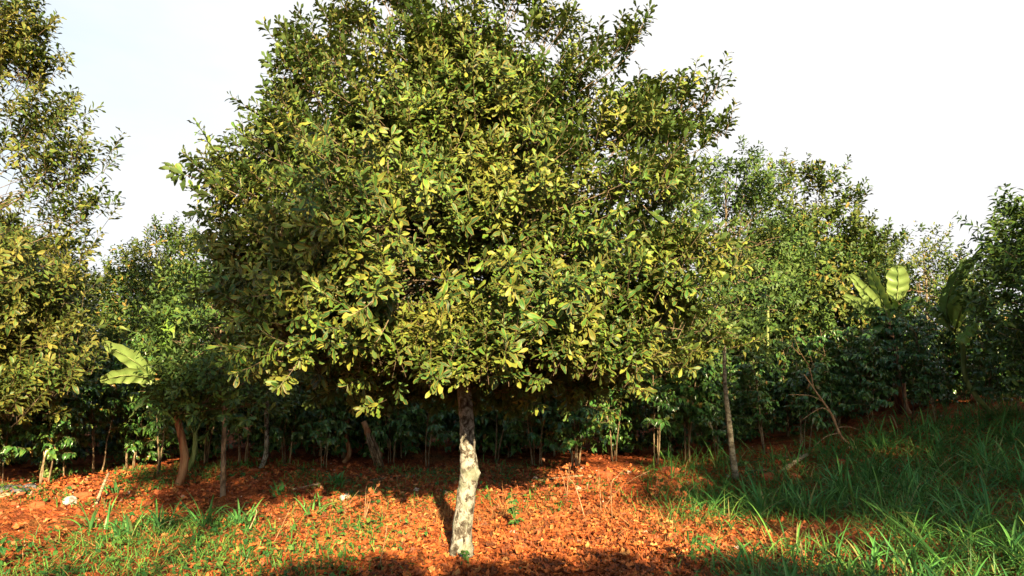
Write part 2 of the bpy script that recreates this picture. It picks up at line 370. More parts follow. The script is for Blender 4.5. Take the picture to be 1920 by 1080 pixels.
M['stem'] = bark_mat('coffee stem bark', (.08, .05, .03), (.2, .14, .08), (.36, .27, .16), 18, .4, .4)
M['twig'] = bark_mat('dry twig bark', (.3, .16, .08), (.42, .24, .12), (.55, .36, .2), 20, .4, .3)
M['banstem'] = bark_mat('banana stem sheath', (.10, .035, .02), (.3, .12, .05), (.42, .24, .12), 10, .12, .8)
M['bangreen'] = bark_mat('green banana stem', (.08, .10, .03), (.16, .22, .06), (.28, .34, .12), 8, .15, .3)
M['log'] = bark_mat('cut wood', (.3, .2, .1), (.45, .33, .2), (.6, .48, .32), 14, 3, .4)
M['ash'] = bark_mat('charred debris', (.02, .02, .03), (.07, .075, .1), (.2, .2, .22), 12, 1, .8)
M['stone'] = bark_mat('pale stone', (.35, .32, .26), (.6, .56, .5), (.75, .72, .66), 10, 1, .5)

def soil_mat():
    m, n, b = new_mat('red soil')
    big = noise(n, .9, 4, .6); mid = noise(n, 6, 6, .65, None, .4); fine = noise(n, 60, 5, .7)
    c = ramp(n, mid, [(.3, (.10, .022, .010)), (.46, (.26, .055, .018)), (.58, (.48, .115, .03)), (.75, (.58, .18, .055))])
    c = mixc(n, ramp(n, fine, [(.4, (0, 0, 0)), (.7, (.6, .6, .6))]), c, (.5, .16, .055))
    # thin green film and humus in patches
    c = mixc(n, ramp(n, big, [(.5, (0, 0, 0)), (.62, (.45, .45, .45))]), c, (.10, .10, .03))
    v = n.nodes.new('ShaderNodeTexVoronoi'); v.inputs['Scale'].default_value = 34
    n.links.new(n.nodes.new('ShaderNodeTexCoord').outputs['Object'], v.inputs['Vector'])
    n.links.new(c, b.inputs['Base Color']); b.inputs['Roughness'].default_value = .95; b.inputs['Specular IOR Level'].default_value = .1
    h = mth(n, 'ADD', mth(n, 'MULTIPLY', v.outputs['Distance'], .8), mth(n, 'ADD', fine, mth(n, 'MULTIPLY', mid, 1.5)))
    bump(n, b, h, .9, .03)
    return m
M['soil'] = soil_mat()
m, n, b = new_mat('soil clod'); g = n.nodes.new('ShaderNodeNewGeometry')
n.links.new(ramp(n, g.outputs['Random Per Island'], [(0, (.16, .035, .014)), (.6, (.42, .10, .03)), (.93, (.5, .18, .07)), (1, (.6, .5, .42))]), b.inputs['Base Color']); b.inputs['Roughness'].default_value = .95
bump(n, b, noise(n, 50, 4), .6, .01); M['clod'] = m

# ------------------------------------------------------------------ ground
reseed(11)
def axis_pts(a, b, st, far):
    f_ = np.arange(a, b + 1e-6, st); g_ = np.array([.3, .8, 1.6, 3, 6, 12, 25, 50, 100, 200, far])
    return np.concatenate([a - g_[::-1], f_, b + g_])
xs = axis_pts(-9, 9, .055, 450); ys = axis_pts(2.4, 12.2, .055, 450)
XX, YY = np.meshgrid(xs, ys); ZZ = terr(XX, YY)
inside = (np.abs(XX) < 9) & (YY > 2.4) & (YY < 12.2)
ZZ = ZZ + inside * .018 * RNG.normal(size=ZZ.shape) * (.35 + .9 * (fbm(XX * 1.5, YY * 1.5, 2) > 0))
a = Acc(); nx, ny = len(xs), len(ys); i = np.arange(ny - 1)[:, None] * nx; j = np.arange(nx - 1)[None]
a.add(np.stack([XX, YY, ZZ], -1), np.stack([i + j, i + j + 1, i + nx + j + 1, i + nx + j], -1))
tag(a.build('ground', M['soil'], smooth=True), 'red earth ground under the trees', None, None, 'structure')

def scatter(n, x0, x1, y0, y1, dens):
    x = U(x0, x1, n * 4); y = U(y0, y1, n * 4); k = U(0, 1, n * 4) < dens(x, y)
    x, y = x[k][:n], y[k][:n]; return np.stack([x, y, terr(x, y)], 1)
def litter_d(x, y):      # the mat of fallen leaves round the big tree
    d = np.exp(-((x - .1) / 2.1) ** 4 - ((y - 5.6) / 2.1) ** 4)
    return np.clip(1.1 * d * (.55 + 1.2 * (fbm(x * 1.1, y * 1.1, 3) + .35)), 0.0, 1) + .05 + .25 * (y > 7.8)
def green_d(x, y):
    rgt = sm(1.3, 2.6, x + .5 * fbm(x, y, 2) - .25 * (y - 6.5) * (y < 6.5)) * (1 - .85 * sm(-.2, .9, (y - 8.6) + .9 * fbm(x * .7, y * .7, 2)))
    lft = np.exp(-((x + 2.6) / 1.5) ** 4 - ((y - 6.1) / 1.25) ** 4) * 1.1
    frt = (1 - sm(4.3, 5.0, y + .35 * fbm(x * 2, y * 2, 2))) * .55
    bare = np.exp(-((x - 2.5) / 1.0) ** 4 - ((y - 6.55) / .5) ** 4)
    bk = .45 * (y > 7.7) * (x < 2.5) * (fbm(x * .9 + 4, y * 1.5, 2) > -.02)
    return np.clip(np.maximum(np.maximum(np.maximum(rgt, lft), frt), bk) * (1 - .93 * bare) * (.45 + 1.5 * (fbm(x * 1.4 + 9, y * 1.4, 3) + .4)), 0, 1)
# fallen leaves
P = scatter(21000, -6, 6, 2.8, 9.6, litter_d); N = len(P); P[:, 2] += U(.0, .035, N)
az = U(0, 6.28, N); X = np.stack([np.cos(az), np.sin(az), U(-.15, .22, N)], 1); Z = np.stack([U(-.45, .45, N), U(-.45, .45, N), np.ones(N)], 1)
a = Acc(); place(a, DRY, P, X, Z, U(.04, .105, N), 0, U(.7, 1.4, N))
tag(a.build('leaf_litter', M['dry']), 'brown and orange fallen leaves carpeting the red earth', 'leaf litter', None, 'stuff')
# clods and pebbles
def clod_t(s):
    r = np.random.default_rng(s); V = np.array([(x, y, z) for z in (-1, 1) for y in (-1, 1) for x in (-1, 1)], float) * .5
    V *= r.uniform(.6, 1.1, V.shape); Q = [(0, 1, 3, 2), (4, 6, 7, 5), (0, 4, 5, 1), (2, 3, 7, 6), (0, 2, 6, 4), (1, 5, 7, 3)]
    return V, np.array(Q), np.zeros((8, 2))
P = scatter(9000, -8, 8, 3, 10.5, lambda x, y: .12 + .9 * np.exp(-((x + 5.6) / 1.6) ** 2 - ((y - 7.9) / .9) ** 2) + .6 * np.exp(-((y - 8.8) / .7) ** 2)); N = len(P)
a = Acc(); place(a, [clod_t(q) for q in range(6)], P, RNG.normal(size=(N, 3)), RNG.normal(size=(N, 3)), .012 + .05 * U(0, 1, N) ** 4)
tag(a.build('soil_crumbs', M['clod']), 'crumbs and small clods of red soil lying on the ground', 'soil', None, 'stuff')
# grass
reseed(21)
P = scatter(44000, -6.5, 9, 2.6, 10, green_d); N = len(P)
lng = np.where(P[:, 0] > 1.6, 1.0, .5)
a = Acc(); blades(a, P, U(0, 6.28, N), U(.08, .34, N) * lng, U(.05, .8, N), U(.3, 1.7, N), U(.004, .011, N), 4)
k = RNG.choice(N, 4200); Pk = P[k] + np.array((0, 0, .0)); sel = Pk[:, 0] > 1.5
Pk = Pk[sel]; n2 = len(Pk); blades(a, Pk, U(0, 6.28, n2), U(.25, .55, n2), U(.2, .9, n2), U(.3, 1.5, n2), U(.010, .02, n2), 6)
tag(a.build('grass', M['grass']), 'lush green grass spreading over the bank and the orchard floor', 'grass', None, 'stuff')
# low broad-leaved ground cover
P = scatter(14000, -6.5, 8, 2.7, 9.5, lambda x, y: np.clip(green_d(x, y) * 1.1 + .35 * np.exp(-((y - 4.5) / .5) ** 2) * (fbm(x * 2, y * 2, 2) > .1) + .3 * (y > 8) * (fbm(x * 1.3, y * 1.3, 2) > .1), 0, 1)); N = len(P)
P[:, 2] += U(.01, .09, N); az = U(0, 6.28, N)
a = Acc(); place(a, SML, P, np.stack([np.cos(az), np.sin(az), U(-.1, .5, N)], 1), np.stack([U(-.5, .5, N), U(-.5, .5, N), np.ones(N)], 1), U(.025, .07, N), 0, U(1.2, 2, N))
tag(a.build('ground_cover', M['weed']), 'small round-leaved weeds creeping over the soil', 'ground cover', None, 'stuff')
# straw
def straw_d(x, y):
    return np.clip(np.exp(-((x - .3) / 2.2) ** 4 - ((y - 7.3) / .75) ** 4) * .8 + np.exp(-((x + 4.2) / 1.8) ** 2 - ((y - 6) / 1.2) ** 2) * .5 + .8 * np.exp(-((x - 2.6) / 1.0) ** 2 - ((y - 6.4) / .5) ** 2) + .03, 0, 1)
P = scatter(6500, -7, 7, 3, 9.5, straw_d); N = len(P); P[:, 2] += U(.0, .03, N)
a = Acc(); blades(a, P, U(0, 6.28, N), U(.06, .3, N), U(.9, 1.6, N), U(-.3, .6, N), U(.002, .006, N), 3)
tag(a.build('straw', M['straw']), 'dry straw and thin stalks strewn over the lit red earth', 'straw', None, 'stuff')

# ------------------------------------------------------------------ main tree
D0 = 6.0
def rel(px, py, d, org): return at(px, py, d) - org
base = gnd(865, D0); base[2] = at(865, 1033, D0)[2]
zz0 = 0
axis = [at(865, 1040, D0), at(866, 1010, D0), at(870, 960, D0), at(876, 915, D0), at(880, 885, D0), at(877, 850, D0), at(876, 810, D0), at(873, 765, D0), at(868, 700, D0), at(872, 600, D0), at(862, 450, D0), at(872, 300, D0), at(868, 150, D0), at(862, 20, D0)]
axis = np.array(axis) - base
def big_tree(name, base, axis, rad_, prof, spikes, seed, nb, label, mat, ns=8, nl=19, size=.125, sides=16, zl=None, **kw):
    t = thing(name, base, label, 'tree')
    a = Acc(); reseed(seed + 1); P = catm(axis, 60); tube(a, P, np.interp(np.linspace(0, 1, 60), np.linspace(0, 1, len(rad_)), rad_), sides, rough=.045)
    a.build('trunk', M['bark'], t, True)
    lf, wd = Acc(), Acc()
    crown(lf, wd, axis[axis[:, 2] > (zl if zl is not None else prof[0][0] - .3)], prof, seed, nb, ns, nl, MAC, size, spikes, **kw)
    wd.build('branches', M['limb'], t, True); lf.build('crown', mat, t, True)
    return t
spk = [(525, 90, 6), (620, 48, 6.2), (700, -12, 6), (745, 0, 6.4), (820, -40, 6), (900, -50, 5.8), (985, -20, 6), (1065, 55, 6.1), (1225, 85, 6), (1352, 185, 6), (1380, 262, 6.1), (1290, 190, 5.9),
       (1340, 245, 6.3), (440, 282, 5.9), (368, 372, 6), (400, 330, 6.2), (375, 430, 5.8), (500, 195, 6.1), (510, 140, 5.8), (560, 120, 6.3), (1320, 480, 5.3), (1325, 620, 5.2), (1300, 560, 5),
       (480, 560, 5.2), (500, 650, 5.2), (640, 700, 4.6), (560, 600, 4.4), (1230, 240, 5.6), (460, 420, 5.4), (1300, 330, 5.8), (860, 735, 4.7), (925, 730, 4.6), (795, 740, 4.6), (965, 690, 4.4), (735, 710, 4.6), (1060, 700, 4.7), (1130, 705, 4.9), (1225, 695, 5.0), (680, 695, 4.7), (590, 650, 4.6), (520, 610, 4.9), (470, 650, 5.4), (420, 570, 5.8), (560, 700, 5.0), (640, 715, 4.8), (1190, 720, 5.1), (860, 745, 4.9)]
prof = [(1.4, .85), (1.58, 1.5), (1.9, 1.82), (2.5, 1.92), (3.0, 1.84), (3.4, 1.55), (3.7, 1.2), (4.0, .92), (4.3, .66), (4.55, .3)]
MAIN = big_tree('macadamia_tree', base, axis, (.112, .088, .08, .078, .086, .068, .066, .063, .058, .055, .044, .034, .022, .008), prof,
         [at(*s) - base for s in spk], 5, 420, 'large round-crowned macadamia tree with pale lichen-spotted trunk, in the middle of the leaf litter', M['mac'], ns=15, size=.1, blob=.21, sl_=(.18, .36), inner=.34, flat=.86, azw=.36, lob=1.7, zl=1.75)
# knob on the trunk
a = Acc(); k = at(893, 886, D0 - .01) - base; tube(a, [k + (-.035, 0, -.07), k + (-.01, -.01, -.03), k + (.002, -.012, .0), k + (-.012, 0, .03), k + (-.04, 0, .06)], (.02, .036, .04, .032, .012), 12, rough=.05)
a.build('knot', M['bark'], MAIN, True)

# ------------------------------------------------------------------ left tree
D1 = 8.2; bx = -7.95
base = np.array((bx, D1, T(bx, D1)))
axis = np.array([(0, 0, -.05), (.02, 0, .5), (.0, 0, 1), (.04, 0, 1.6), (0, 0, 2.8), (.05, 0, 3.8), (.1, 0, 4.9), (.2, 0, 5.7)])
spk = [(62, 42, 6.9), (95, 75, 6.8), (30, 90, 6.7), (108, 135, 6.8), (60, 130, 6.7), (148, 220, 6.8), (120, 250, 6.6), (200, 302, 6.8), (170, 330, 6.7), (212, 398, 6.8), (175, 480, 6.9), (180, 560, 6.8), (178, 640, 6.6), (175, 700, 6.7), (140, 740, 6.4), (60, 790, 6.3), (20, 815, 6.4)]
prof = [(.6, 1.0), (1.0, 1.8), (1.8, 2.1), (2.8, 2.05), (3.4, 1.45), (3.9, .85), (4.3, .4), (4.5, .1)]
big_tree('macadamia_tree', base, axis, (.1, .09, .085, .08, .06, .045, .03, .01), prof, [at(q[0], q[1], q[2] + 1.3) - base for q in spk], 15, 420,
         'large macadamia tree with bronze-tinged leaves, cut off by the left edge of the photo', M['mac_left'], ns=16, nl=18, size=.13, sides=10, zl=1.2, blob=.35, inner=.48, flat=.9, azw=.25, lob=1.5)

# ------------------------------------------------------------------ smaller and farther trees
def tree(name, label, px, d, prof, seed, nb, mat, temps=SML, size=.09, ns=7, nl=14, spikes=(), trunk=None, tr=.06, group=None, wood='young_bark', zbase=None, **kw):
    b = gnd(px, d)
    if zbase is not None: b[2] = zbase
    t = thing(name, b, label, 'tree', group)
    ztop = prof[-1][0]
    ax_ = np.array([(0, 0, -.06), (.03, 0, ztop * .2), (-.02, 0, ztop * .45), (.02, 0, ztop * .7), (0, 0, ztop * .96)]) if trunk is None else np.array(trunk) - b
    a = Acc(); reseed(seed + 3); P = catm(ax_, 24); tube(a, P, np.linspace(tr, .008, 24), 9, rough=.04); a.build('trunk', M[wood], t, True)
    lf, wd = Acc(), Acc()
    kw.setdefault('twigs', False); kw.setdefault('limbR', .014)
    crown(lf, wd, ax_[ax_[:, 2] > min(prof[0][0], ztop * .5) - .4], prof, seed, nb, ns, nl, temps, size, [at(*s) - b for s in spikes], **kw)
    wd.build('branches', M['limb'], t, True); lf.build('crown', mat, t, True)
    return t, b
# forked young tree at the right
dm = 8.6; tk = [at(1380, 897, dm), at(1372, 840, dm), at(1366, 780, dm), at(1361, 740, dm), at(1358, 680, dm), at(1360, 600, dm), at(1362, 450, dm), at(1360, 340, dm)]
YT, yb = tree('young_macadamia_tree', 'slender young tree with a bare forked trunk on the right red bank', 1380, dm,
          [(1.65, .5), (1.8, .7), (2.0, .85), (2.7, .84), (3.3, .7), (3.75, .45), (4.0, .2)], 31, 120, M['young'], MAC, .085, 7, 15, trunk=tk, tr=.042, blob=.24, sl_=(.16, .3),
          spikes=[(1250, 400, 8.6), (1475, 560, 8.5), (1440, 380, 8.6), (1370, 318, 8.7), (1470, 470, 8.6), (1300, 350, 8.6), (1240, 560, 8.5)])
a = Acc(); tube(a, catm([at(1362, 750, dm), at(1350, 735, dm - .05), at(1340, 705, dm - .1), at(1334, 650, dm - .1)], 8), np.linspace(.026, .012, 8), 7); tube(a, catm([at(1366, 752, dm), at(1382, 728, dm), at(1392, 700, dm + .05), at(1400, 640, dm)], 8), np.linspace(.026, .012, 8), 7)
a.build('fork_limb', M['young_bark'], YT, True)
# shaded young tree left of the big one
dm = 8.3; tk = [at(418, 950, dm), at(419, 860, dm), at(421, 780, dm), at(416, 700, dm), at(415, 640, dm), at(410, 560, dm)]
tree('young_macadamia_tree', 'small shaded tree with a thin dark trunk, between banana plant and big trunk', 418, dm,
     [(1.0, .3), (1.25, .5), (1.7, .6), (2.2, .5), (2.6, .3)], 33, 75, M['young'], MAC, .105, 7, 15, trunk=tk, tr=.035, blob=.26, wood='limb',
     spikes=[(285, 760, 7.8), (300, 775, 7.9), (345, 740, 7.8), (500, 690, 7.9), (490, 750, 8), (390, 545, 8.4)])
# right-edge tree
dm = 7.6
tree('broadleaf_tree', 'dark green tree with long narrow leaves at the right edge of the photo', 2085, dm,
     [(.75, .5), (1.1, .9), (1.6, 1.05), (2.0, .95), (2.35, .55), (2.5, .25)], 35, 110, M['young'], LAN, .13, 8, 15, tr=.05, blob=.28,
     spikes=[(1880, 418, 7.6), (1915, 425, 7.5), (1845, 500, 7.5), (1815, 540, 7.5), (1800, 590, 7.6), (1860, 460, 7.4)])
# golden tree behind right
tree('macadamia_tree', 'sunlit round tree rising behind the coffee hedge, between forked tree and banana leaves', 1515, 13.5,
     [(1.2, 1.0), (1.8, 1.6), (2.3, 1.55), (2.7, 1.25), (3.1, .8), (3.5, .4), (3.8, .15)], 37, 170, M['far_gold'], SML, .14, 11, 15, tr=.09, blob=.4, sl_=(.25, .5),
     spikes=[(1480, 325, 13.4), (1508, 335, 13.4), (1430, 370, 13.4), (1415, 400, 13.4), (1570, 410, 13.3), (1620, 440, 13.4), (1665, 465, 13.4), (1595, 380, 13.5), (1540, 350, 13.2), (1650, 490, 13.3), (1690, 470, 13.4)])
# wispy tree among the right bushes
tree('sapling', 'wispy young tree with reddish tips beside the sunlit banana leaves', 1740, 11.0,
     [(.7, .3), (1.2, .55), (1.8, .6), (2.2, .4), (2.6, .12)], 39, 60, M['far_gold'], SML, .08, 6, 12, tr=.03, blob=.26, sl_=(.18, .36),
     spikes=[(1752, 480, 11), (1755, 500, 11), (1710, 515, 11), (1780, 540, 11)])
# trees behind left
tree('broadleaf_tree', 'golden-green tree with feathery top behind the banana plant on the left', 265, 14.5,
     [(.9, .8), (1.6, 1.1), (2.3, 1.15), (2.8, .85), (3.2, .45), (3.5, .15)], 41, 140, M['far_gold'], SML, .12, 10, 14, tr=.08, blob=.36, sl_=(.25, .5),
     spikes=[(303, 440, 14.4), (310, 452, 14.4), (345, 445, 14.6), (230, 515, 14.4), (205, 540, 14.4), (270, 480, 14.5), (190, 590, 14.4), (250, 500, 14)])
tree('broadleaf_tree', 'green tree touching the left side of the big crown, behind the banana plant', 385, 13,
     [(.9, .7), (1.6, 1.1), (2.3, 1.1), (2.8, .7), (3.2, .3)], 43, 120, M['far_gold'], SML, .12, 10, 14, tr=.07, blob=.34, sl_=(.22, .45),
     spikes=[(350, 470, 13), (380, 470, 13), (330, 520, 13)])
tree('broadleaf_tree', 'distant hazy green tree low in the gap right of the left tree', 150, 21,
     [(.6, 1.2), (1.8, 1.6), (3.0, 1.3), (3.7, .5)], 45, 70, M['far_dark'], SML, .17, 7, 13, tr=.1, blob=.5, sl_=(.3, .6))
tree('broadleaf_tree', 'dark tree behind the coffee hedge and just right of the big trunk', 1120, 14,
     [(.6, 1.2), (1.6, 1.9), (2.8, 1.9), (3.6, 1.2), (4.2, .4)], 47, 85, M['far_dark'], SML, .16, 7, 13, tr=.1, blob=.45, sl_=(.25, .5))
tree('broadleaf_tree', 'dark tree behind the coffee hedge and left of the big trunk', 640, 14.5,
     [(.6, 1.2), (1.6, 1.9), (2.6, 1.8), (3.3, 1.1), (3.9, .4)], 49, 85, M['far_dark'], SML, .16, 7, 13, tr=.1, blob=.45, sl_=(.25, .5))
tree('broadleaf_tree', 'dark leafy tree behind the bushes below the sunlit round tree', 1545, 12.6,
     [(.5, .8), (1.1, 1.25), (1.9, 1.25), (2.5, .7), (2.8, .3)], 51, 85, M['young'], SML, .11, 7, 13, tr=.05, blob=.34, sl_=(.2, .4))
tree('broadleaf_tree', 'dark tree filling the gap behind the right edge tree and banana', 1850, 13,
     [(.5, .9), (1.1, 1.4), (1.7, 1.3), (2.2, .6)], 53, 70, M['far_dark'], SML, .13, 7, 13, tr=.05, blob=.36, sl_=(.2, .4))
tree('broadleaf_tree', 'low leafy tree behind the coffee bushes under the left tree', 40, 13,
     [(.4, 1.0), (1.1, 1.6), (2.0, 1.4), (2.7, .6)], 55, 80, M['far_gold'], SML, .13, 7, 13, tr=.06, blob=.38, sl_=(.2, .4))

# ------------------------------------------------------------------ coffee shrubs
def coffee(seed, H, nst, dense=1.0, low=False):
    reseed(seed); stems = []; lf = Acc(); B = []; D = []; L = []
    tw = Acc()
    for s in range(nst):
        az = U(0, 6.28); ln = U(.02, .14); b = np.array((math.cos(az), math.sin(az), 0)) * U(.02, .12)
        o = np.array((math.cos(az + U(-.6, .6)), math.sin(az), 0)); h = H * U(.8, 1.05)
        P = np.array([b + o * (ln * t + .1 * t * t) * h + (0, 0, h * t - .05) for t in np.linspace(0, 1, 8)]) + RNG.normal(size=(8, 3)) * .008
        a = Acc(); tube(a, P, np.linspace(U(.009, .017), .004, 8), 6, rough=.06); stems.append(a)
        z = U(.1, .3) if low else U(.4, .85)
        while z < h * .98:
            t = z / h; c = np.array([np.interp(t, np.linspace(0, 1, 8), P[:, q]) for q in range(3)])
            for q in range(2):
                a2 = U(0, 6.28); ll = (.5 - .28 * t) * U(.6, 1.25)
                d = np.array((math.cos(a2), math.sin(a2), U(.0, .55))); e = c + d * ll + (0, 0, -.35 * ll * ll)
                Pb = bez(c, c + d * ll * .55 + (0, 0, .05), e, 5); tube(tw, Pb, np.linspace(.004, .0015, 5), 3, cap=False)
                n = int(13 * dense * (.6 + ll)); tt = U(.15, 1.02, n)
                pos = np.stack([np.interp(tt, np.linspace(0, 1, 5), Pb[:, k]) for k in range(3)], 1)
                sd = np.where(np.arange(n) % 2, 1., -1.)[:, None]; side = np.array((-d[1], d[0], 0))
                Xd = side * sd * U(.5, 1, (n, 1)) + d * U(.2, .9, (n, 1)); Xd[:, 2] = -U(.1, 1.1, n)
                Zd = np.array((0, 0, 1.)) + d * .5 + RNG.normal(size=(n, 3)) * .3
                B.append(pos); D.append(Xd); L.append(Zd)
            z += U(.06, .12) / dense
    B = np.concatenate(B); D = np.concatenate(D); L = np.concatenate(L)
    place(lf, COF, B, D, L, U(.08, .155, len(B)), 0, U(.8, 1.2, len(B)))
    return stems, tw, lf
protos = []
def make_coffee(seed, H, nst, loc, rz, s, label, group, dense=1.0, low=False):
    t = thing('coffee_shrub', loc, label, 'shrub', group)
    st, tw, lf = coffee(seed, H, nst, dense, low)
    for x in st: x.build('stem', M['stem'], t, True)
    tw.build('twigs', M['stem'], t, True); lf.build('foliage', M['cof'], t, True)
    t.rotation_euler = (0, 0, rz); t.scale = (s, s, s); return t
front = [  # px, depth, scale, label
 (28, 8.6, .85, 'coffee bush beside the dark debris heap, left end of the row'),
 (98, 8.7, .8, 'sunlit coffee bush on bare pale stems just behind the debris heap'),
 (150, 9.2, .9, 'low sunlit coffee bush behind the white stone'),
 (200, 9.5, .95, 'coffee bush on two thick bare stems left of the banana plant'),
 (262, 10.2, .95, 'coffee bush directly under the drooping sunlit banana leaf'),
 (316, 9.3, .92, 'coffee bush in front of the brown leaning banana stem'),
 (395, 10.3, 1., 'dark coffee bush behind the thin-trunked shaded tree'),
 (470, 10.0, 1.05, 'dark coffee bush just right of the thin-trunked shaded tree'),
 (545, 9.9, .9, 'dark coffee bush right of the pale weathered post'),
 (608, 9.6, .9, 'coffee bush with slim stems left of the leaning banana stump'),
 (655, 10.6, 1.05, 'coffee bush partly behind the leaning banana stump'),
 (740, 10.0, .95, 'coffee bush right of the leaning banana stump, in deep shade'),
 (800, 9.7, .95, 'coffee bush just left of the big lichen-spotted trunk'),
 (930, 10.2, 1.05, 'coffee bush just right of the big lichen-spotted trunk'),
 (1005, 9.8, 1., 'bluish dark coffee bush above the green weed'),
 (1075, 9.5, 1.05, 'coffee bush behind the dry orange-leaved sapling'),
 (1150, 10.1, 1.1, 'coffee bush behind the bare curved twigs'),
 (1222, 9.8, 1.1, 'coffee bush whose pale stems stand at the lit soil strip'),
 (1278, 10.0, 1.15, 'coffee bush just left of the forked young tree'),
 (1345, 10.0, 1.1, 'coffee bush hidden behind the trunk of the forked young tree'),
 (1425, 9.7, 1.1, 'coffee bush just right of the forked young tree'),
 (1495, 9.5, 1.15, 'coffee bush with three upright stems behind the cut log'),
 (1560, 10.0, 1.15, 'coffee bush behind the leaning dead branch'),
 (1625, 9.6, 1.1, 'coffee bush just right of the leaning dead branch'),
 (1695, 9.9, 1.15, 'coffee bush around the orange-lit banana stem'),
 (1745, 9.3, .95, 'coffee bush on the bank right of the orange-lit banana stem'),
 (1825, 9.2, 1.0, 'tall bare-stemmed coffee bush on the upper bank'),
 (1895, 8.9, .9, 'coffee bush at the foot of the right edge tree'),
 (1950, 9.4, 1.0, 'coffee bush behind the right edge tree'),
]
G1 = 'coffee bushes in the front row of the hedge'
for i, (px, d, s, lab) in enumerate(front):
    s *= 1.0 if px < 420 else (.88 if px < 1320 else .68)
    if i < 7: protos.append(make_coffee(100 + i, (2.0, 1.9, 2.1, 2.2, 1.95, 2.15, 2.3)[i], (3, 4, 2, 3, 4, 2, 3)[i], gnd(px, d), U(0, 6.28), s, lab, G1, 1.15))
    else: copy_thing(protos[(i * 3 + 1) % 7], gnd(px, d), i * 2.1, lab, G1, s)
reseed(61)
G2 = 'coffee bushes deep in the hedge'; L2 = 'dark coffee bush standing deeper in the hedge behind the front row'
lows = [make_coffee(150 + i, 2.1, 3, (-9.3 + 2.2 * i, 10.9, T(-9.3 + 2.2 * i, 10.9)), i, 1.0, L2, G2, 1.2, True) for i in range(4)]
reseed(62)
for r, (d, st) in enumerate(((10.9, .78), (11.9, .8), (13.2, .95), (15.5, 1.2))):
    x = -d * .86
    while x < d * .84:
        xx = x + U(-.2, .2); dd = d + U(-.3, .3)
        copy_thing(lows[RNG.integers(4)], (xx, dd, T(xx, dd)), U(0, 6.28), L2, G2, U(.92, 1.12) * (.72 if xx < -3.6 or xx > 2.6 else 1.05))
        x += st * (.8 if x > 2.6 else 1)

# ------------------------------------------------------------------ banana plants
def banana_leaf(P, W, sag=.35, tears=9, seed=0, up=(0, 0, 1), roll=0.):
    r = np.random.default_rng(seed); P = catm(np.asarray(P, float), 40); k = len(P); a = Acc()
    Tn = unit(np.gradient(P, axis=0)); S = unit(np.cross(Tn, np.array(up, float))); Nn = np.cross(S, Tn)
    if roll: S, Nn = S * math.cos(roll) + Nn * math.sin(roll), Nn * math.cos(roll) - S * math.sin(roll)
    t = np.linspace(0, 1, k); w = W * np.clip(np.sin(np.clip((t - .12) / .88, 0, 1) ** .9 * math.pi), 0, 1) ** .62; w[t < .1] = .004
    for sd in (-1, 1):
        cuts = sorted(r.choice(np.arange(8, k - 3), tears, replace=False)); segs = np.split(np.arange(k), cuts)
        for si, sg in enumerate(segs):
            sg = list(sg) + ([segs[si + 1][0]] if si + 1 < len(segs) else [])
            if len(sg) < 2: continue
            dz = sag * r.uniform(.6, 1.4); V = []; UV = []; ws = r.uniform(.82, 1.08)
            for jj, ii in enumerate(sg):
                pinch = .985 - .06 * (jj == 0 or jj == len(sg) - 1)
                for q in range(5):
                    v = q / 4; ww = w[ii] * ws * v * (pinch if q == 4 else 1)
                    V.append(P[ii] + sd * S[ii] * ww * (1 - .25 * dz * v) + Nn[ii] * (.16 * ww - dz * ww * v * v + .012 * math.sin(ii * 1.1)) + Tn[ii] * (.35 * ww * v)); UV.append((t[ii], .5 + sd * .5 * v))
            Q = []
            for jj in range(len(sg) - 1):
                for q in range(4):
                    b = jj * 5 + q; Q.append((b, b + 5, b + 6, b + 1) if sd < 0 else (b, b + 1, b + 6, b + 5))
            a.add(V, Q, UV)
    rb = Acc(); tube(rb, P - Nn * .008, np.linspace(.016, .004, k) * (W / .2) ** .3, 5)
    return a, rb
def banana(name, loc, label, stem, leaves, stem_mat='banstem', group=None):
    """stem: (points, radii); leaves: (pixel-traced points, width, sag, material, roll)"""
    t = thing(name, loc, label, 'plant', group); b = np.array(loc, float)
    a = Acc(); reseed(5); P = catm(np.array(stem[0]) - b, 26); tube(a, P, np.interp(np.linspace(0, 1, 26), np.linspace(0, 1, len(stem[1])), stem[1]), 12, rough=.05)
    a.build('stem', M[stem_mat], t, True)
    for i, lv in enumerate(leaves):
        pts, W, sg, mt = lv[:4]; rl = lv[4] if len(lv) > 4 else 0; tr = lv[5] if len(lv) > 5 else 7
        a, rb = banana_leaf(np.array(pts) - b, W, sg, tr, 7 + i * 3 + len(label), roll=rl)
        o = a.build('leaf', M[mt], t, True); rb.build('midrib', M['bangreen'], o, True)
    return t
g = gnd(350, 8.7); A0 = lambda px, py, d: at(px, py, d); A = lambda px, py, d: at(px, py, d - .9)
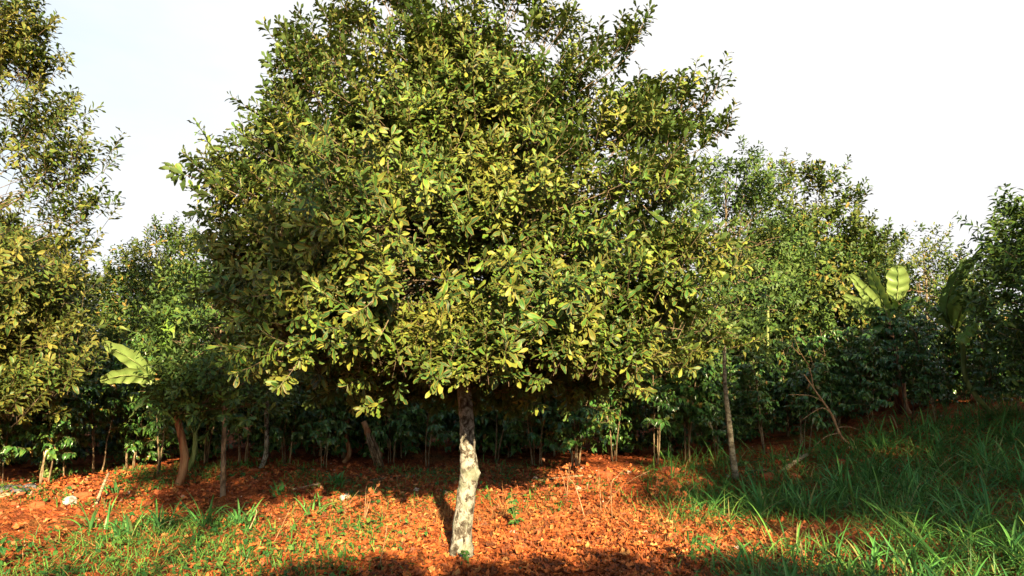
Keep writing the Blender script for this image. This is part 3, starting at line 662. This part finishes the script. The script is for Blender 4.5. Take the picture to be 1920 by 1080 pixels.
banana('banana_plant', g, 'banana plant with a brown leaning stem and sunlit leaves reaching left',
  ([g + (0, 0, -.05), A(346, 860, 9.6), A(334, 790, 9.6), A(322, 740, 9.6), A(314, 712, 9.6)], (.055, .05, .042, .036, .03)),
  [([A(312, 722, 9.6), A(292, 706, 9.5), A(245, 672, 9.35), A(190, 642, 9.2)], .14, .15, 'ban', -1.0, 4),
   ([A(312, 725, 9.6), A(285, 710, 9.5), A(235, 703, 9.3), A(188, 714, 9.2)], .12, .2, 'ban', -1.1, 6),
   ([A(314, 728, 9.6), A(306, 702, 9.5), A(296, 675, 9.4), A(290, 650, 9.2), A(286, 634, 9.0)], .15, .5, 'ban_dk', 1.1, 6),
   ([A(314, 728, 9.6), A(304, 712, 9.4), A(298, 694, 9.3)], .12, .5, 'ban_dry', 1.2),
   ([A(314, 722, 9.6), A(318, 690, 9.7), A(312, 645, 9.7), A(325, 580, 9.9)], .13, .1, 'ban', .2, 4),
   ([A(314, 722, 9.6), A(330, 690, 9.5), A(348, 655, 9.4), A(362, 640, 9.2)], .12, .3, 'ban_dk', .3),
   ([A(312, 725, 9.6), A(290, 735, 9.3), A(262, 752, 9.1), A(240, 790, 9)], .11, .5, 'ban_dk', -.4),
   ([A(312, 725, 9.6), A(292, 722, 9.9), A(250, 700, 10.3), A(210, 690, 10.6)], .12, .4, 'ban_dk', .3)])
g = gnd(364, 9.5); A = A0
banana('banana_plant', g, 'small green banana sucker right of the brown leaning stem',
  ([g + (0, 0, -.05), A(364, 850, 9.5), A(366, 810, 9.5)], (.045, .035, .025)),
  [([A(366, 815, 9.5), A(352, 790, 9.4), A(335, 778, 9.3), A(322, 795, 9.2)], .07, .3, 'ban_dk'),
   ([A(366, 812, 9.5), A(380, 785, 9.5), A(398, 775, 9.4), A(410, 790, 9.3)], .07, .3, 'ban_dk'),
   ([A(366, 812, 9.5), A(364, 780, 9.5), A(358, 750, 9.6)], .06, .1, 'ban_dk')], 'bangreen')
g = gnd(1690, 10.5); A = lambda px, py, d: at(px, py, d - 1.3)
banana('banana_plant', g, 'banana plant with a fan of sunlit upright leaves above the right hedge',
  ([g + (0, 0, -.05), A(1690, 760, 11.8), A(1684, 700, 11.7), A(1672, 640, 11.8), A(1664, 605, 11.8)], (.1, .09, .085, .06, .04)),
  [([A(1664, 615, 11.8), A(1640, 590, 11.6), A(1612, 570, 11.4), A(1580, 553, 11.2)], .1, .2, 'ban', -1.0, 3),
   ([A(1664, 612, 11.8), A(1645, 575, 11.6), A(1620, 545, 11.5), A(1594, 514, 11.4)], .1, .3, 'ban', -1.0, 3),
   ([A(1664, 610, 11.8), A(1658, 575, 11.6), A(1645, 540, 11.5), A(1630, 502, 11.4)], .15, .15, 'ban', .3, 2),
   ([A(1666, 610, 11.8), A(1678, 570, 11.8), A(1684, 535, 11.7), A(1684, 498, 11.6)], .2, .12, 'ban', 0., 4),
   ([A(1668, 612, 11.8), A(1690, 585, 11.9), A(1715, 560, 12), A(1740, 575, 12)], .14, .3, 'ban_dk', .2),
   ([A(1664, 614, 11.8), A(1650, 610, 11.5), A(1635, 620, 11.2), A(1620, 640, 11)], .15, .4, 'ban_dk', -.3)])
g = gnd(1860, 9.0); A = lambda px, py, d: at(px, py, d - 1.2)
banana('banana_plant', g, 'shaded banana plant whose tall leaf leans against the right edge tree',
  ([g + (0, 0, -.05), A(1815, 720, 10.2), A(1805, 650, 10.2), A(1795, 610, 10.2)], (.035, .03, .028, .025)),
  [([A(1790, 625, 10.2), A(1775, 575, 10), A(1795, 520, 9.8), A(1848, 462, 9.4)], .12, .25, 'ban_dk', .2, 5),
   ([A(1792, 625, 10.2), A(1800, 590, 9.9), A(1812, 560, 9.6), A(1826, 540, 9.3)], .16, .6, 'ban', .9),
   ([A(1792, 625, 10.2), A(1805, 630, 9.9), A(1825, 610, 9.7), A(1850, 575, 9.4)], .17, .35, 'ban', -1.0, 8),
   ([A(1792, 628, 10.2), A(1765, 590, 10.1), A(1745, 575, 10)], .14, .4, 'ban_dk', .3)], 'bangreen')
g = gnd(1440, 11.2); A = lambda px, py, d: at(px, py, d - 1.)
banana('banana_plant', g, 'banana plant showing only one torn sunlit leaf right of the forked tree',
  ([g + (0, 0, -.05), A(1440, 700, 12.2), A(1440, 570, 12.2)], (.025, .022, .02)),
  [([A(1440, 575, 12.2), A(1450, 535, 12), A(1475, 512, 11.9), A(1510, 492, 11.7)], .17, .2, 'ban', 1.0, 6),
   ([A(1440, 575, 12.2), A(1430, 540, 12.4), A(1400, 520, 12.6)], .2, .3, 'ban_dk', -.3)], 'bangreen')
g = gnd(88, 9.2); A = A0
banana('banana_plant', g, 'tiny yellow-green banana sucker near the debris heap',
  ([g + (0, 0, -.03), A(88, 900, 9.2)], (.03, .02)),
  [([A(88, 905, 9.2), A(84, 885, 9.1), A(80, 866, 9)], .07, .1, 'ban', .2, 2), ([A(88, 905, 9.2), A(98, 890, 9.1), A(106, 878, 9)], .05, .2, 'ban', -.5, 2)], 'bangreen')
# dead leaning banana stem
def stick(name, pts, rr, mat, label, cat, group=None, sides=8, rough=.05, extra=(), part='twig'):
    o0 = np.array(pts[0], float); t = thing(name, o0, label, cat, group)
    a = Acc(); reseed(len(label)); P = catm(np.array(pts) - o0, 18); tube(a, P, np.interp(np.linspace(0, 1, 18), np.linspace(0, 1, len(rr)), rr), sides, rough=rough)
    a.build('main_stem', M[mat], t, True)
    for e in extra:
        a = Acc(); P = catm(np.array(e[0]) - o0, 10); tube(a, P, np.linspace(e[1], e[1] * .35, 10), 5); a.build(part, M[mat], t, True)
    return t
g = gnd(716, 9.7)
t = stick('banana_stump', [g + (0, 0, -.05), A(706, 850, 9.7), A(694, 820, 9.7), A(682, 790, 9.7)], (.07, .06, .048, .035), 'banstem', 'withered banana stem leaning left in the shade of the big crown', 'stump', sides=12, rough=.12)
a = Acc(); reseed(4)
for q in range(9):
    o = RNG.normal(size=3) * .03; tube(a, np.array([A(712, 872, 9.62), A(700, 838, 9.62), A(690, 812, 9.6)]) + o - g, (.014, .02, .006), 4)
a.build('loose_sheath', M['stem'], t, True)
stick('post', [gnd(500, 9.6), A(499, 850, 9.6), A(500, 790, 9.6), A(500, 730, 9.6)], (.035, .034, .03, .026), 'bark', 'pale weathered trunk standing in the dark hedge left of the big tree', 'trunk')
stick('post', [gnd(652, 10.1), A(655, 850, 10.1), A(648, 810, 10.1), A(655, 780, 10.1)], (.04, .035, .03, .02), 'banstem', 'short reddish stem catching sun left of the withered banana stem', 'trunk')

# dead leaning branch, logs, sticks
stick('dead_branch', [gnd(1590, 9.1), A(1578, 820, 9.1), A(1558, 775, 9.1), A(1530, 735, 9.05), A(1508, 702, 9.0)], (.02, .018, .015, .011, .006), 'twig', 'bare tan dead branch leaning left against the dark right hedge', 'branch',
      extra=[([A(1560, 778, 9.1), A(1540, 765, 9), A(1500, 790, 8.9)], .009), ([A(1545, 755, 9.1), A(1520, 742, 9), A(1478, 740, 8.9)], .008), ([A(1572, 802, 9.1), A(1590, 800, 9), A(1612, 806, 8.9)], .008), ([A(1525, 728, 9.05), A(1518, 690, 9), A(1500, 660, 8.9), A(1488, 630, 8.9)], .008), ([A(1574, 812, 9.1), A(1550, 818, 9), A(1525, 838, 8.9)], .008), ([A(1500, 665, 8.9), A(1480, 650, 8.9), A(1470, 690, 8.9)], .006)])
def glog(px0, px1, d0, d1, r, mat, label, cat='log', lift=0.):
    p0 = gnd(px0, d0); p1 = gnd(px1, d1); p0[2] += r * .8; p1[2] += r * .8 + lift
    return stick('log' if r > .02 else 'fallen_stick', [p0, (p0 + p1) / 2 + (0, 0, .01), p1], (r, r * .95, r * .8), mat, label, cat)
glog(1452, 1502, 8.75, 8.95, .028, 'log', 'short pale cut log lying on the red bank', 'log', .05)
glog(1395, 1445, 8.9, 8.8, .02, 'stem', 'thin brown log beside the pale cut log')
glog(203, 222, 7.9, 8.4, .018, 'log', 'pale grey stick propped up right of the white stone', 'stick', .22)
glog(-10, 62, 7.7, 8.0, .032, 'log', 'pale log end in front of the dark debris heap')
glog(700, 780, 8.9, 9.1, .014, 'stem', 'thin fallen stick in the shade behind the straw', 'stick')
glog(1010, 1120, 8.9, 9.05, .014, 'stem', 'long thin stick lying at the foot of the coffee bushes', 'stick')
glog(560, 640, 8.5, 8.8, .012, 'log', 'pale twig on shaded soil in front of the dark hedge', 'stick')
def rock(name, p, s, mat, label, cat, seed, group=None, sc=(1, 1, .7)):
    r = np.random.default_rng(seed); t = tag(None or Acc_rock(r, s, mat, name, p, sc), label, cat, group); return t
def Acc_rock(r, s, mat, name, p, sc, parent=None):
    a = Acc(); n = 9; th = np.linspace(0, math.pi, n); P = np.array([(0, 0, -math.cos(x)) for x in th]); R = np.sin(th) + .03
    k = 12; V = []
    ph = np.arange(k) * 2 * math.pi / k; off = r.uniform(0, 9, 3)
    for i in range(n):
        for q in ph:
            v = np.array((R[i] * math.cos(q), R[i] * math.sin(q), P[i][2]))
            f_ = 1 + .55 * float(fbm(v[0] * 1.3 + off[0] + v[2], v[1] * 1.3 + off[1], 3)); v = np.sign(v) * np.abs(v) ** .8
            V.append(v * f_ * s * np.array(sc))
    Q = [(i * k + j, i * k + (j + 1) % k, (i + 1) * k + (j + 1) % k, (i + 1) * k + j) for i in range(n - 1) for j in range(k)]
    a.add(V, Q); o = a.build(name, M[mat], parent, False); o.location = tuple(np.asarray(p) + (0, 0, s * .3)); o.rotation_euler = (0, 0, r.uniform(0, 6)); return o
rock('stone', gnd(155, 7.9), .075, 'stone', 'white stone on the sunlit red mound at the left', 'stone', 1)
rock('stone', gnd(962, 6.9), .035, 'stone', 'small tan stone on the leaf litter right of the trunk', 'stone', 2)
rock('stone', gnd(655, 8.3), .06, 'stone', 'grey stone half hidden in shaded grass left of the trunk', 'stone', 3)
for i, (px, d, s, lab) in enumerate([(12, 8.1, .10, 'dark lump at the left end of the debris heap'), (38, 8.2, .085, 'bluish dark lump in the middle of the debris heap'), (62, 8.1, .08, 'grey lump at the right end of the debris heap'), (50, 8.45, .07, 'small dark lump at the back of the debris heap'), (80, 8.5, .06, 'pale-edged lump behind the debris heap')]):
    rock('charred_lump', gnd(px, d), s, 'ash', lab, 'debris', 20 + i, 'charred lumps in the debris heap', (1.2, 1, .55))
# red earth clods on the bank
for i, (px, d, s, lab) in enumerate([(1245, 9.0, .09, 'large red clod left of the forked trunk'), (1320, 8.7, .07, 'red clod just left of the forked trunk base'), (1430, 8.7, .08, 'red clod between forked trunk and pale log'), (1480, 8.6, .06, 'red clod in front of the pale cut log'),
                                     (1130, 8.9, .08, 'red clod behind the bare curved twigs'), (1560, 8.7, .07, 'red clod left of the dead branch base'), (100, 7.7, .07, 'red clod left of the white stone'), (178, 8.1, .06, 'red clod right of the white stone'), (1775, 8.9, .08, 'red clod high on the right bank')]):
    o = rock('earth_clod', gnd(px, d), s, 'clod', lab, 'clod', 40 + i, 'large clods of red earth', (1.3, 1, .6))

# ------------------------------------------------------------------ grass tufts, weeds, dry twigs
GT = 'tall tufts of broad-bladed grass'
def tuft(px, d, n, L, lab, seed, mat='tuft', lean=(.1, .8), W=(.014, .026), name='grass_tuft', az=None, group=GT, bend=(.2, 1.5)):
    reseed(seed); g = gnd(px, d); a = Acc()
    b = RNG.normal(size=(n, 3)) * np.array((.05, .05, 0)) * (n / 25) ** .5
    blades(a, b, U(0, 6.28, n) if az is None else U(az - .9, az + .9, n), U(L * .45, L, n), U(*lean, n), U(*bend, n), U(*W, n), 8)
    o = a.build(name, M[mat]); o.location = tuple(g - (0, 0, .02)); return tag(o, lab, 'grass tuft', group)
tf = [(1418, 7.4, 22, .62, 'upright grass tuft in front of the forked trunk'), (1350, 6.9, 8, .35, 'thin yellowish grass tuft left of the bare earth patch'),
 (1560, 7.6, 34, .6, 'bushy grass tuft above the bare earth patch'), (1500, 7.2, 26, .5, 'grass tuft at the upper rim of the bare earth patch'), (1625, 8.0, 26, .55, 'grass tuft below the leaning dead branch'),
 (1690, 7.2, 26, .6, 'dark grass tuft uphill of the longest sunlit blades'), (1830, 7.6, 24, .6, 'spiky grass tuft on the upper bank under the right edge tree'), (1895, 6.8, 20, .6, 'grass tuft at the right border, halfway up the bank'),
 (1780, 6.1, 20, .5, 'arching grass tuft in the middle of the bank'), (1860, 5.3, 22, .55, 'grass tuft right of the sunlit blades'), (1610, 5.3, 24, .5, 'dark grass tuft below the sunlit strip of soil'),
 (1460, 4.7, 24, .5, 'grass tuft in front of the bare earth patch'), (1560, 4.3, 22, .5, 'pale-bladed grass tuft close to the lower border'), (1760, 4.4, 24, .55, 'broad grass tuft low on the bank near the border'), (1850, 4.1, 26, .5, 'leafy grass tuft in the lower right corner'),
 (1380, 5.4, 14, .5, 'slanting grass tuft crossing the sunlit litter edge'), (1680, 4.9, 18, .6, 'grass tuft with one long upright pale blade'), (1340, 4.5, 16, .3, 'small grass tuft at the edge of the fallen leaves'),
 (265, 6.6, 26, .42, 'grass tuft in shade, left of centre of the green patch'), (200, 6.9, 20, .42, 'grass tuft at the foot of the red mound'), (320, 6.8, 22, .45, 'brightest grass tuft of the left green patch'),
 (395, 7.0, 20, .5, 'bluish upright grass tuft right of the brightest left one'), (470, 7.0, 22, .42, 'low grass tuft in the shade left of the straw'), (598, 7.5, 12, .42, 'lone grass tuft with a curled blade beside the straw'),
 (75, 4.3, 7, .34, 'broad-bladed grass tuft in the lower left corner'), (300, 4.3, 12, .38, 'arching grass tuft at the lower border, left of the litter'), (345, 4.2, 9, .3, 'short grass tuft at the lower border beside the arching one'),
 (640, 8.7, 26, .3, 'dark low tuft in front of the withered banana stem'), (230, 8.4, 18, .25, 'low tuft behind the white stone'), (530, 8.4, 16, .28, 'dark low tuft in front of the pale weathered trunk'), (1640, 8.9, 24, .35, 'tuft at the foot of the hedge right of the dead branch'),
 (1740, 8.5, 24, .4, 'tuft on the bank crest below the wispy young tree'), (1880, 8.2, 26, .45, 'tuft on the bank crest at the right border')]
for i, (px, d, n_, L, lab) in enumerate(tf): tuft(px, d, n_, L, lab, 200 + i)
tuft(1738, 5.35, 14, .8, 'long sunlit grass blades leaning left on the bank', 301, lean=(.5, 1.0), az=math.pi * .98, bend=(.1, .6), W=(.016, .028))
tuft(1900, 5.15, 20, .7, 'yellow sunlit grass tuft lying to the left at the right border', 302, lean=(.8, 1.3), az=math.pi, bend=(.0, .5), W=(.012, .022))
tuft(950, 7.55, 60, .42, 'clump of dry orange straw just right of the big trunk', 310, 'straw', (.1, 1.2), (.003, .007), 'straw_clump', None, 'clumps of dry straw')
tuft(840, 7.4, 50, .36, 'clump of dry straw just left of the big trunk', 311, 'straw', (.1, 1.2), (.003, .007), 'straw_clump', None, 'clumps of dry straw')
tuft(1130, 7.5, 40, .3, 'low clump of dry straw under the bare curved twigs', 312, 'straw', (.4, 1.4), (.003, .006), 'straw_clump', None, 'clumps of dry straw')
tuft(700, 7.3, 40, .28, 'flattened clump of dry straw left of the trunk beside the dark shade', 313, 'straw', (.6, 1.4), (.003, .006), 'straw_clump', None, 'clumps of dry straw')
tuft(330, 6.35, 46, .3, 'low clump of reddish straw in the left green patch', 314, 'straw', (.5, 1.4), (.003, .006), 'straw_clump', None, 'clumps of dry straw')

def weed(px, d, h, lab, seed, n=26, size=.06, mat='weed', ns=3, temps=LAN, name='weed', cat='weed', lean=.2, group=None, wide=1.0):
    reseed(seed); g = gnd(px, d); t = thing(name, g, lab, cat, group); st, lf = Acc(), Acc()
    for s in range(ns):
        o = RNG.normal(size=3) * lean * h; o[2] = h * U(.7, 1); P = bez((0, 0, -.02), (o[0] * .2, o[1] * .2, o[2] * .6), o, 6); tube(st, P, np.linspace(.004, .0015, 6), 5)
        k = max(3, n // ns); tt = U(.25, 1, k); pos = np.stack([np.interp(tt, np.linspace(0, 1, 6), P[:, q]) for q in range(3)], 1); az = U(0, 6.28, k)
        place(lf, temps, pos, np.stack([np.cos(az), np.sin(az), U(-.6, .5, k)], 1), np.stack([U(-.4, .4, k), U(-.4, .4, k) - .4, np.ones(k)], 1), size * U(.7, 1.2, k), 0, U(1.2, 1.8, k) * wide)
    st.build('stalk', M['twig'] if mat == 'dryred' else M['bangreen'], t, True); lf.build('leaves', M[mat], t); return t
GW = 'small leafy weeds on the orchard floor'
for i, (px, d, h, lab, n_, sz) in enumerate([(968, 6.95, .42, 'green weed standing in the straw right of the big trunk', 34, .085), (875, 5.7, .14, 'weed sprout right at the foot of the big trunk', 16, .06), (745, 5.0, .16, 'weed sprout in the litter left of the big trunk', 18, .07), (640, 5.1, .12, 'weed sprout low in the litter, far left of the trunk', 14, .06),
   (30, 5.6, .3, 'leafy weed at the left border on the orange earth', 26, .08), (1288, 7.2, .32, 'feathery weed between curved twigs and forked trunk', 30, .05), (1290, 5.6, .3, 'dark weed at the right rim of the fallen leaves', 30, .06), (1040, 4.9, .16, 'broad-leaved weed in front of the fallen leaves', 16, .09), (1200, 4.6, .18, 'leafy weed low in the litter right of centre', 20, .07),
   (940, 4.75, .1, 'flat weed rosette at the lower border right of the trunk', 18, .06), (1880, 4.0, .2, 'broad dark weed in the lower right corner', 22, .12), (1740, 4.1, .18, 'broad-leaved weed beside the lower right corner', 20, .1), (1500, 6.2, .2, 'tiny weed in the bare earth patch', 14, .04), (1395, 8.4, .55, 'tall thin leafy weed at the foot of the forked trunk', 30, .06), (1600, 4.6, .2, 'weed among the dark grass low on the bank', 20, .07), (450, 4.7, .12, 'weed sprout at the left rim of the fallen leaves', 16, .05)]):
    weed(px, d, h, lab, 400 + i, n_, sz, group=GW)
GD = 'dry twigs and withered saplings'
def dry_sap(px, d, h, lab, seed, n): return weed(px, d, h, lab, seed, n, .07, 'dryred', 3, DRY, 'withered_sapling', 'sapling', .35, GD)
dry_sap(1122, 7.6, .5, 'withered sapling with orange leaves among the curved twigs', 430, 10)
dry_sap(692, 7.2, .42, 'leafless withered sapling left of the trunk', 431, 3)
dry_sap(655, 7.4, .3, 'withered sapling with reddish leaves at the litter edge', 432, 12)
dry_sap(1220, 8.2, .4, 'withered sapling with dark red leaves on the red bank', 433, 26)
dry_sap(1270, 8.1, .35, 'low red withered sapling left of the forked trunk', 434, 26)
dry_sap(1060, 8.3, .5, 'thin withered sapling behind the straw right of the trunk', 435, 3)
A7 = lambda px, py, d=7.3: at(px, py, d)
stick('bare_twig', [gnd(1095, 7.3), A7(1080, 915), A7(1066, 895), A7(1062, 882)], (.006, .005, .004, .002), 'twig', 'bare twig curving left above the straw', 'twig', GD, 5, extra=[([A7(1085, 920), A7(1100, 915), A7(1104, 900)], .004)])
stick('bare_twig', [gnd(1142, 7.4), A7(1146, 910), A7(1160, 890), A7(1176, 876)], (.006, .005, .004, .002), 'twig', 'bare twig curving right above the straw', 'twig', GD, 5, extra=[([A7(1146, 912), A7(1142, 900), A7(1138, 892)], .003)])
stick('bare_twig', [gnd(720, 5.6), at(722, 1010, 5.6), at(726, 985, 5.6)], (.004, .003, .002), 'twig', 'thin bare stalk standing in the litter left of the trunk', 'twig', GD, 5)
stick('bare_twig', [gnd(528, 6.3), at(534, 975, 6.3), at(543, 955, 6.3)], (.005, .004, .002), 'twig', 'leaning dry stalk at the left rim of the litter', 'twig', GD, 5)
stick('bare_twig', [gnd(480, 6.8), at(480, 965, 6.8), at(480, 955, 6.8)], (.006, .005, .004), 'log', 'short pale stalk in the left grass', 'twig', GD, 5)

# ------------------------------------------------------------------ unseen bushes and trees added behind the viewer to cast shade into view
G3 = 'unseen trees added behind the viewer'
def sun_pt(px, py, d, yb):
    """where the sun ray through the photo point crosses the row at y = yb"""
    p = at(px, py, d); k = (d - yb); return p[0] - k * math.tan(rad(SUN_AZ)), p[2] + k / math.cos(rad(SUN_AZ)) * math.tan(rad(SUN_EL))
YB = -4.5
reseed(77)
hb, _ = tree('added_shade_bush', 'unseen dense tall bush added behind the viewer to shade the foreground', 960, 1.0, [(.3, .4), (1, .6), (3.2, .62), (4.0, .5), (4.25, .25)], 95, 90, M['far_dark'], LAN, .15, 8, 15, tr=.04, zbase=0., blob=.24, sl_=(.2, .35), wood='limb', inner=.6)  # unseen bush, added and sized so its row shades the foreground
hb['group'] = 'unseen bushes added behind the viewer for shade'
first = True
for x in np.arange(-1.3, 8.4, .62):
    xx = x + U(-.1, .1); yy = YB + U(-.15, .15); h = .89 if xx > 0 else .84
    if xx > 4.7: h = .82
    if first: hb.location = (xx, yy, T(xx, yy)); hb.scale = (1, 1, h); first = False
    else: copy_thing(hb, (xx, yy, T(xx, yy)), U(0, 6.28), hb['label'], hb['group'], (1, 1, h * U(.985, 1.015)))
t, b_ = tree('added_slender_tree', 'unseen slender tall tree added behind the viewer, its small crown shading the left soil', 960, 1.0, [(6.0, .6), (6.4, 1.0), (6.9, .9), (7.2, .4)], 93, 50, M['far_dark'], SML, .16, 9, 15, tr=.1, zbase=0., blob=.32, sl_=(.2, .4), wood='limb', inner=.5)  # unseen tree, crown shaped to throw shade on the left soil only
t.location = (.15, -8, .45)
t, b_ = tree('added_shade_tree', 'unseen tall tree added behind the viewer to shade the right bank', 960, 1.0, [(8.0, .8), (8.4, 1.6), (9.2, 2.0), (9.9, 1.5), (10.3, .7)], 91, 90, M['far_dark'], SML, .2, 8, 16, tr=.16, zbase=0., blob=.5, sl_=(.3, .6), wood='limb', spikes=())  # unseen trees added out of view, crown height set to shade the right bank
t.location = (8.9, -14, .25); t['group'] = 'unseen tall trees added behind the viewer for shade'
for x, y in ((11.9, -14.2), (15, -13.6)):
    copy_thing(t, (x, y, .25), x, 'unseen tall tree added behind the viewer to shade the right bank', 'unseen tall trees added behind the viewer for shade')


tree('broadleaf_tree', 'dark tree behind the forked young tree, closing the gap to the big crown', 1390, 13.2,
     [(.6, .9), (1.3, 1.3), (2.3, 1.2), (3.0, .6)], 57, 80, M['far_dark'], SML, .14, 8, 14, tr=.06, blob=.38, sl_=(.2, .4))
